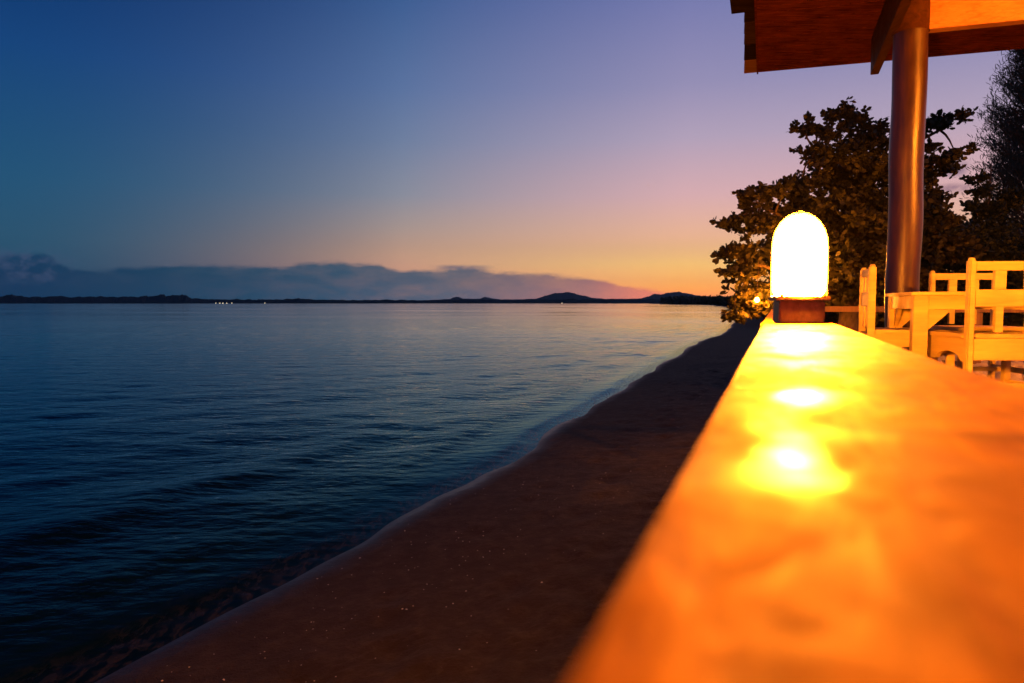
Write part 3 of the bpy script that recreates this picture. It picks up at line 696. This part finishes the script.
# thatch battens poking out on the left
def Lp(px,py): return onz(px,py,zc+.03)
ys = [12,17,23,34,38,45,60.5,73.5]
segs = [(12,22.5,0,.00),(23.2,34,1,.0),(34.6,45,1,.004),(45.6,60,0,-.004),(60.6,73.5,2,.0)]
M['batten_lit'] = wood('lit_batten_timber', (.14,.07,.022), (.24,.12,.045), .6, (1,14,14), rot=(0,0,YAW))  # same timber made paler: lamplight on the last batten put into its colour
M['batten_d'] = wood('dark_batten_timber', (.010,.007,.004), (.028,.018,.010), .9, (1,14,14), rot=(0,0,YAW))
for k_ in ('batten','batten_lit','batten_d'): M[k_].node_tree.nodes['Principled BSDF'].inputs['Specular IOR Level'].default_value = 0
for (ya,yb,c,dz) in segs:
    pa = Lp(744.5,ya); pb = Lp(744.0,yb); pa2 = pa+ed*.152; pb2 = pb+ed*.155
    b = MB(); b.prism([P(pa)+Z*dz,P(pb)+Z*dz,P(pb2)+Z*dz,P(pa2)+Z*dz], Z*.03); b.build('batten', [M['batten_d'],M['batten'],M['batten_lit']][c], pav)
pa = Lp(731.5,14); pa2 = pa+ed*.24; b = MB(); b.prism([P(pa),P(pa+ld*5.0),P(pa2+ld*5.0),P(pa2)], Z*.05); b.build('roof_edge', M['batten_d'], pav)
# roof covering above the ceiling
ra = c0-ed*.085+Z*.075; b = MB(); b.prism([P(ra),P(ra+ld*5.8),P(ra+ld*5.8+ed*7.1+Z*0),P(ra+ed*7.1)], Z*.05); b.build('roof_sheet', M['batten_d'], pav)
# rear posts behind the camera's right
for (t,s) in ((1.0,3.9),(5.1,6.3)):
    q = rf(t,s,DECK) if t<3 else None
    if q is not None: MB().tube([P(q), P(Vector((q.x,q.y,zc-.003)))], pr_, 24).build('post', M['pole'], pav, True)

# hanging lamp under the roof, to the right of the view (it lights the post and the beam)
hl = Vector((4.35,1.75,zc-.62)); h = lantern(hl, 0, 'dome lantern hanging below the pavilion ceiling to the right of the table', M['globe_b']); h.name='hanging_lantern'
MB().tube([(0,0,.297),(0,0,.62)], .006, 8).build('rod', M['metal'], h)

# ------------------------------------------------------------------ chairs and table
def make_chair():
    o = empty('wooden_chair',(0,0,0)); m = M['chair']; w=.43; pw=.032; hb=.812; sz=.445
    # back stands in the plane y=0, seat towards +y
    for sx in (-1,1):
        b = MB(); x = sx*(w/2-pw/2)
        b.tube([(x,0,hb-.012),(x,0,hb-.005),(x,0,hb)], [pw*.5,pw*.46,pw*.3], 16)
        b.box((x,0,(hb-.010)/2),(pw/2,.019,(hb-.010)/2),bevel=.006)
        b.build('rear_leg', m, o)
        b = MB(); b.box((x,.39,.213),(pw/2,.02,.213),bevel=.004); b.build('front_leg', m, o)
    iw = w/2-pw
    MB().box((0,0,.772),(iw-.001,.011,.022),bevel=.003).build('top_rail', m, o)
    MB().box((0,0,.618),(iw-.001,.011,.041),bevel=.003).build('mid_rail', m, o)
    pitch = (2*iw+.05)/3
    for k in (1,2):
        x = -iw-.025+pitch*k+.0
        b = MB(); b.box((x,0,.7045),(.025,.010,.0445)); b.build('slat', m, o)
        b = MB(); b.box((x,0,.515),(.017,.010,.061)); b.build('slat', m, o)
    b = MB(); b.box((0,.205,sz-.011),(w/2+.004,.185,.011),bevel=.004); b.build('seat', m, o)
    # aprons: deep boards with an arched lower edge
    def arch(a, c, zt, dp, nrm, nm):
        a, c = Vector(a), Vector(c); L = (c-a).length; d_ = (c-a).normalized(); poly=[a+Z*zt, c+Z*zt, c+Z*(zt-dp)]
        poly.append(c-d_*.05+Z*(zt-dp))
        for k in range(1,8): 
            t = k/8; poly.append(c-d_*(.05+(L-.1)*t)+Z*(zt-dp+.045*math.sin(math.pi*t)**.5))
        poly.append(a+d_*.05+Z*(zt-dp)); poly.append(a+Z*(zt-dp))
        MB().prism(poly, Vector(nrm)*.02).build(nm, m, o)
    for sx in (-1,1): arch((sx*(w/2-.010)-.01*sx,.022,0),(sx*(w/2-.010)-.01*sx,.368,0), sz-.024, .115, (-sx,0,0), 'apron')
    arch((-iw+.001,.38,0),(iw-.001,.38,0), sz-.024,.115,(0,1,0),'apron')
    MB().box((0,0,.37),(iw-.001,.012,.052),bevel=.003).build('apron', m, o)
    for sx in (-1,1): MB().box((sx*(w/2-pw/2),.195,.17),(.011,.174,.018)).build('stretcher', m, o)
    MB().box((0,.195,.17),(w/2-pw/2-.012,.014,.014)).build('stretcher', m, o)
    return o
def copy_tree(o):
    c = o.copy(); col.objects.link(c)
    for ch in o.children:
        k_ = ch.copy(); col.objects.link(k_); k_.parent = c
    return c
proto = make_chair(); CG = 'pale timber chairs round the table'
def setch(c, p, dir_az, lab):     # dir_az: azimuth the sitter faces, clockwise from +Y
    c.location = (p.x,p.y,DECK+.0005); c.rotation_euler=(0,0,-R(dir_az)); tag(c, lab, 'chair', CG)
# A: seen from behind, left rear leg in column 969.5
YA=3.30; azA=6; pl = Vector(((969.8-512)/F*YA, YA, 0)); ux = Vector((math.cos(R(azA)),-math.sin(R(azA)),0))
setch(proto, pl+ux*(.215-.018), azA, 'nearest pale wooden chair seen from behind, its square openings cut by the right edge')
cB = copy_tree(proto); YB=4.62; plB = Vector(((931-512)/F*YB,YB,0)); azB=186; uB = Vector((math.cos(R(azB)),-math.sin(R(azB)),0))
setch(cB, plB-uB*(.215-.018), azB, 'pale wooden chair on the far side of the table facing the viewer')
cC = copy_tree(proto); n1_ = Vector(((871-512)/F*3.86,3.86,0)); f1_ = Vector(((862.0-512)/F*4.24,4.24,0)); azL = math.degrees(math.atan2((f1_-n1_).x,(f1_-n1_).y))
mid = n1_+(f1_-n1_).normalized()*.197
setch(cC, mid, azL+90, 'pale wooden chair seen side on just right of the lantern')
# table
nl = Vector(((910.5-512)/F*3.56, 3.56, 0)); fl_ = Vector(((884-512)/F*4.22,4.22,0)); tu = (fl_-nl).normalized(); tn = Vector((tu.y,-tu.x,0)); tlen=1.15; tw=(fl_-nl).length
ztop = EYE+.0580-DECK
tab = empty('dining_table', Vector((nl.x,nl.y,DECK))); tab.rotation_euler=(0,0,-math.atan2(tu.x,tu.y)); tag(tab,'square legged pale wooden table with corner brackets between the chairs','table')
m=M['table']; lw=.07
MB().box((tlen/2,tw/2,ztop-.009),(tlen/2,tw/2,.009),bevel=.003).build('tabletop', m, tab)
i_=.015
for sx in (0,1):
    for sy in (0,1):
        cx = i_+lw/2 if sx==0 else tlen-i_-lw/2; cy = i_+lw/2 if sy==0 else tw-i_-lw/2
        MB().box((cx,cy,(ztop-.019)/2),(lw/2,lw/2,(ztop-.019)/2),bevel=.004).build('leg', m, tab)
        # corner brackets
        dx = 1 if sx==0 else -1; dy = 1 if sy==0 else -1
        zt = ztop-.093
        MB().prism([Vector((cx+dx*(lw/2+.001),cy-.011,zt)),Vector((cx+dx*(lw/2+.11),cy-.011,zt)),Vector((cx+dx*(lw/2+.001),cy-.011,zt-.11))], Vector((0,.022,0))).build('bracket', m, tab)
        MB().prism([Vector((cx-.011,cy+dy*(lw/2+.001),zt)),Vector((cx-.011,cy+dy*(lw/2+.10),zt)),Vector((cx-.011,cy+dy*(lw/2+.001),zt-.11))], Vector((.022,0,0))).build('bracket', m, tab)
for sy in (0,1):
    cy = i_+.018 if sy==0 else tw-i_-.018
    MB().box((tlen/2,cy,ztop-.055),(tlen/2-i_-lw-.001,.012,.036),bevel=.002).build('apron', m, tab)
for sx in (0,1):
    cx = i_+.018 if sx==0 else tlen-i_-.018
    MB().box((cx,tw/2,ztop-.055),(.012,tw/2-i_-lw-.001,.036),bevel=.002).build('apron', m, tab)

# pale stones bordering the deck end
spots=[]
for k in range(900):
    if len(spots)>=120: break
    px = random.uniform(905,1070); py = random.uniform(352,392); p = onz(px,py,DECK-.02); r = random.uniform(.05,.10)
    if p.dot(U) < 5.3: continue
    if any((p-q).length < (r+rr_)*.85 for q,rr_ in spots): continue
    spots.append((p,r))
protos=[]
for k in range(5):
    bm = bmesh.new(); bmesh.ops.create_icosphere(bm, subdivisions=3, radius=1)
    for v in bm.verts:
        n_ = noise.noise(v.co*1.1+Vector((k*7,0,0)))*.35+noise.noise(v.co*2.6+Vector((0,k*5,0)))*.12; v.co *= 1+n_; v.co.z*=.72
    me = bpy.data.meshes.new('stone'); bm.to_mesh(me); bm.free(); me.materials.append(M['stone']); me.polygons.foreach_set('use_smooth',[True]*len(me.polygons)); protos.append(me)
for k,(p,r) in enumerate(spots):
    o = bpy.data.objects.new('stone', protos[k%5]); col.objects.link(o); o.location=(p.x,p.y,DECK-.02+r*.4); o.scale=(r,r*random.uniform(.8,1.1),r*random.uniform(.8,1.1)); o.rotation_euler=(random.uniform(-.3,.3),random.uniform(-.3,.3),random.uniform(0,6.3))
    tag(o,'rounded pale stone lying in the stone bed behind the chair legs','stone','pale stones behind the chairs')
# bed under the stones
bedc = rf(7.0,4.2,DECK-.06); bed = MB(); bed.box(bedc,(2.9,1.75,.05),(N,U,Z)); bo = bed.build('stone_bed', M['stone'])
def bedm():
    m = NT('bed_soil'); v=m.coord((1,1,1)); n=m.noise(v,14,5); m.l(m.ramp(n,[(.3,(.05,.035,.025,1)),(.7,(.13,.095,.065,1))]), m.p.inputs['Base Color']); m.p.inputs['Roughness'].default_value=.95; m.bump(n,.8,.02); return m.m
bo.data.materials.clear(); bo.data.materials.append(bedm()); tag(bo, kind='structure')

# ------------------------------------------------------------------ air
hz = MB(); revolve([(12500,-9),(12500,420)], 48, (0,0,0), hz)
hm = bpy.data.materials.new('sea_haze'); hm.use_nodes = True; ht = hm.node_tree; ht.nodes.clear()
ho = ht.nodes.new('ShaderNodeOutputMaterial'); hv = ht.nodes.new('ShaderNodeVolumePrincipled'); hv.inputs['Density'].default_value = 3.6e-5; hv.inputs['Color'].default_value=(.5,.82,1,1); hv.inputs['Anisotropy'].default_value=.2
ht.links.new(hv.outputs[0], ho.inputs['Volume'])
tag(hz.build('haze', hm), 'thin evening haze over the sea and the far shore', 'haze', kind='stuff')
# ------------------------------------------------------------------ sky
W = bpy.data.worlds.new('World'); sc.world = W; W.use_nodes = True
class WT(NT):
    def __init__(s): s.t = W.node_tree
m = WT(); m.t.nodes.clear()
tc = m.n('ShaderNodeTexCoord'); sx = m.n('ShaderNodeSeparateXYZ'); nrm = m.n('ShaderNodeVectorMath', operation='NORMALIZE')
m.l(tc.outputs['Generated'], nrm.inputs[0]); m.l(nrm.outputs[0], sx.inputs[0])
el = m.math('MULTIPLY', m.math('ARCSINE', sx.outputs['Z']), 180/math.pi)
az = m.math('MULTIPLY', m.math('ARCTAN2', sx.outputs['X'], sx.outputs['Y']), 180/math.pi)
def mr(v, a, b, c=0., d=1., smooth=False):
    nd = m.n('ShaderNodeMapRange'); nd.interpolation_type = 'SMOOTHSTEP' if smooth else 'LINEAR'
    for i, q in enumerate((a,b,c,d)): nd.inputs[i+1].default_value = q
    m.l(v, nd.inputs[0]); return nd.outputs[0]
ef = mr(el, 0, 90)
def eramp(stops): return m.ramp(ef, [(min(1,max(0,e/90)), lin(c)) for e,c in stops])
right = eramp([(0,(242,128,78)),(1.2,(255,164,74)),(3.2,(255,200,118)),(5.3,(255,196,158)),(8.6,(230,184,188)),(13,(188,170,196)),(17,(156,150,190)),(24,(116,123,180)),(34,(56,70,128)),(50,(28,42,88)),(90,(12,22,54))])
mid = eramp([(0,(205,140,118)),(1.8,(218,156,126)),(4,(210,166,140)),(6.2,(180,160,154)),(8.8,(146,150,166)),(13,(116,134,168)),(17,(94,120,167)),(24,(58,94,150)),(33,(24,54,102)),(50,(8,28,66)),(90,(4,16,44))])
left = eramp([(0,(14,66,104)),(2.5,(36,84,114)),(4.5,(42,90,120)),(8.6,(34,88,126)),(17,(20,70,128)),(24,(4,48,108)),(32,(2,32,76)),(50,(1,16,42)),(90,(1,10,30))])
c = m.mix(m.math('POWER', mr(az,-39,-9,0,1), 2.4), left, mid)
c = m.mix(mr(az,-9,14,0,1), c, right)
c = m.mix(mr(az,55,140,0,1), c, left)
# low cloud bank over the far shore
n_az = m.math('MULTIPLY', az, .5)
cmb = m.n('ShaderNodeCombineXYZ'); m.l(m.math('MULTIPLY', az, .30), cmb.inputs[0]); m.l(m.math('MULTIPLY', el, .9), cmb.inputs[1])
cn = m.noise(cmb.outputs[0], 1.0, 6, .6); 
def azp(x): return (math.degrees(math.atan((x-512)/F))+60)/120
def elp(y): return max(0,(303-y)/F*57.3)/10
azf = mr(az,-60,60)
top = m.ramp(azf, [(azp(x),(elp(y),)*3+(1,)) for x,y in [(-100,262),(0,264),(50,262),(72,273),(110,274),(185,268),(285,268),(302,264),(380,264),(398,271),(440,269),(478,268),(495,271),(545,273),(590,279),(630,286),(665,292),(720,297)]])
topv = m.math('ADD', m.math('MULTIPLY', top, 10.), m.math('MULTIPLY', m.math('SUBTRACT', cn, .5), 1.1))
dlt = m.math('SUBTRACT', topv, el)
cm = mr(dlt,-.12,.34,0,1,True)
cm = m.math('MULTIPLY', cm, mr(az,14,19,1,0))
cc = m.ramp(azf, [(azp(x),lin(q)) for x,q in [(-100,(4,52,90)),(0,(4,54,92)),(190,(6,68,98)),(350,(16,80,108)),(450,(62,90,112)),(520,(108,98,112)),(590,(150,104,110)),(640,(215,118,100)),(700,(235,120,85))]])
cm = m.math('MULTIPLY', cm, mr(cn,.25,.6,.78,1)); c = m.mix(m.math('MULTIPLY', cm, .92), c, cc)
# lit puff at far left
cmb2 = m.n('ShaderNodeCombineXYZ'); m.l(m.math('MULTIPLY', az, .8), cmb2.inputs[0]); m.l(m.math('MULTIPLY', el, 1.1), cmb2.inputs[1]); cn2 = m.noise(cmb2.outputs[0], 1.0, 5, .6)
pf = m.math('MULTIPLY', m.math('MULTIPLY', mr(az,-40,-35.5,0,1,True), mr(az,-34.3,-31.6,1,0,True)), m.math('MULTIPLY', mr(el,1.0,2.0,0,1,True), mr(el,3.0,4.1,1,0,True)))
pf = m.math('MULTIPLY', pf, mr(cn2,.40,.62,0,1,True)); c = m.mix(m.math('MULTIPLY', pf, .55), c, lin((72,88,122)))
# grey wisps by the post
def wisp(c, x0, x1, y0, y1, colr, k):
    a0,a1 = [math.degrees(math.atan((x-512)/F)) for x in (x0,x1)]; da=(a1-a0)*.4
    cosf = math.cos(R((a0+a1)/2)); e1,e0 = [math.degrees(math.atan((303-y)/F*cosf)) for y in (y0,y1)]; de=(e1-e0)*.45
    f = m.math('MULTIPLY', m.math('MULTIPLY', mr(az,a0,a0+da,0,1,True), mr(az,a1-da,a1,1,0,True)), m.math('MULTIPLY', mr(el,e0,e0+de,0,1,True), mr(el,e1-de,e1,1,0,True)))
    f = m.math('MULTIPLY', f, mr(cn2,.3,.6,.4,1,True)); return m.mix(m.math('MULTIPLY', f, k), c, lin(colr))
c = wisp(c, 930,968,160,182,(140,115,140),.9); c = wisp(c, 925,975,182,198,(150,115,135),.9)
c = wisp(c, 425,500,264,271,(90,95,120),.7)
boost = m.math('ADD', 1.0, m.math('MULTIPLY', mr(el,0,5,.5,0,True), mr(az,-30,10,.25,1.5)))
vs_ = m.n('ShaderNodeVectorMath', operation='SCALE'); m.l(c, vs_.inputs[0]); m.l(boost, vs_.inputs['Scale']); c = vs_.outputs[0]
bg = m.n('ShaderNodeBackground'); m.l(c, bg.inputs[0]); bg.inputs[1].default_value = .93
sk = m.n('ShaderNodeTexSky'); sk.sky_type='NISHITA'; sk.sun_disc=False; sk.sun_elevation=R(.5); sk.sun_rotation=R(16); sk.air_density=1.2; sk.dust_density=1.5
bg2 = m.n('ShaderNodeBackground'); m.l(sk.outputs[0], bg2.inputs[0]); bg2.inputs[1].default_value=.002
ad = m.n('ShaderNodeAddShader'); m.l(bg.outputs[0], ad.inputs[0]); m.l(bg2.outputs[0], ad.inputs[1])
wo = m.n('ShaderNodeOutputWorld'); m.l(ad.outputs[0], wo.inputs['Surface'])
sun = bpy.data.lights.new('sun','SUN'); sun.energy=.02; sun.angle=R(100); sun.color=(1,.6,.35)
so_ = bpy.data.objects.new('sun', sun); col.objects.link(so_)
sd = Vector((math.sin(R(16)), math.cos(R(16)), math.tan(R(1.5)))); so_.rotation_euler = sd.to_track_quat('Z','Y').to_euler()

# ------------------------------------------------------------------ render settings
sc.view_settings.view_transform='Standard'; sc.view_settings.look='None'; sc.view_settings.exposure=0; sc.view_settings.gamma=1
sc.render.engine='CYCLES'
cy = sc.cycles; cy.use_denoising=True; cy.max_bounces=6; cy.diffuse_bounces=2; cy.glossy_bounces=3; cy.transmission_bounces=2; cy.transparent_max_bounces=6
cy.sample_clamp_indirect=2.5; cy.sample_clamp_direct=0; cy.caustics_reflective=False; cy.caustics_refractive=False
try: cy.denoiser='OPENIMAGEDENOISE'
except Exception: pass
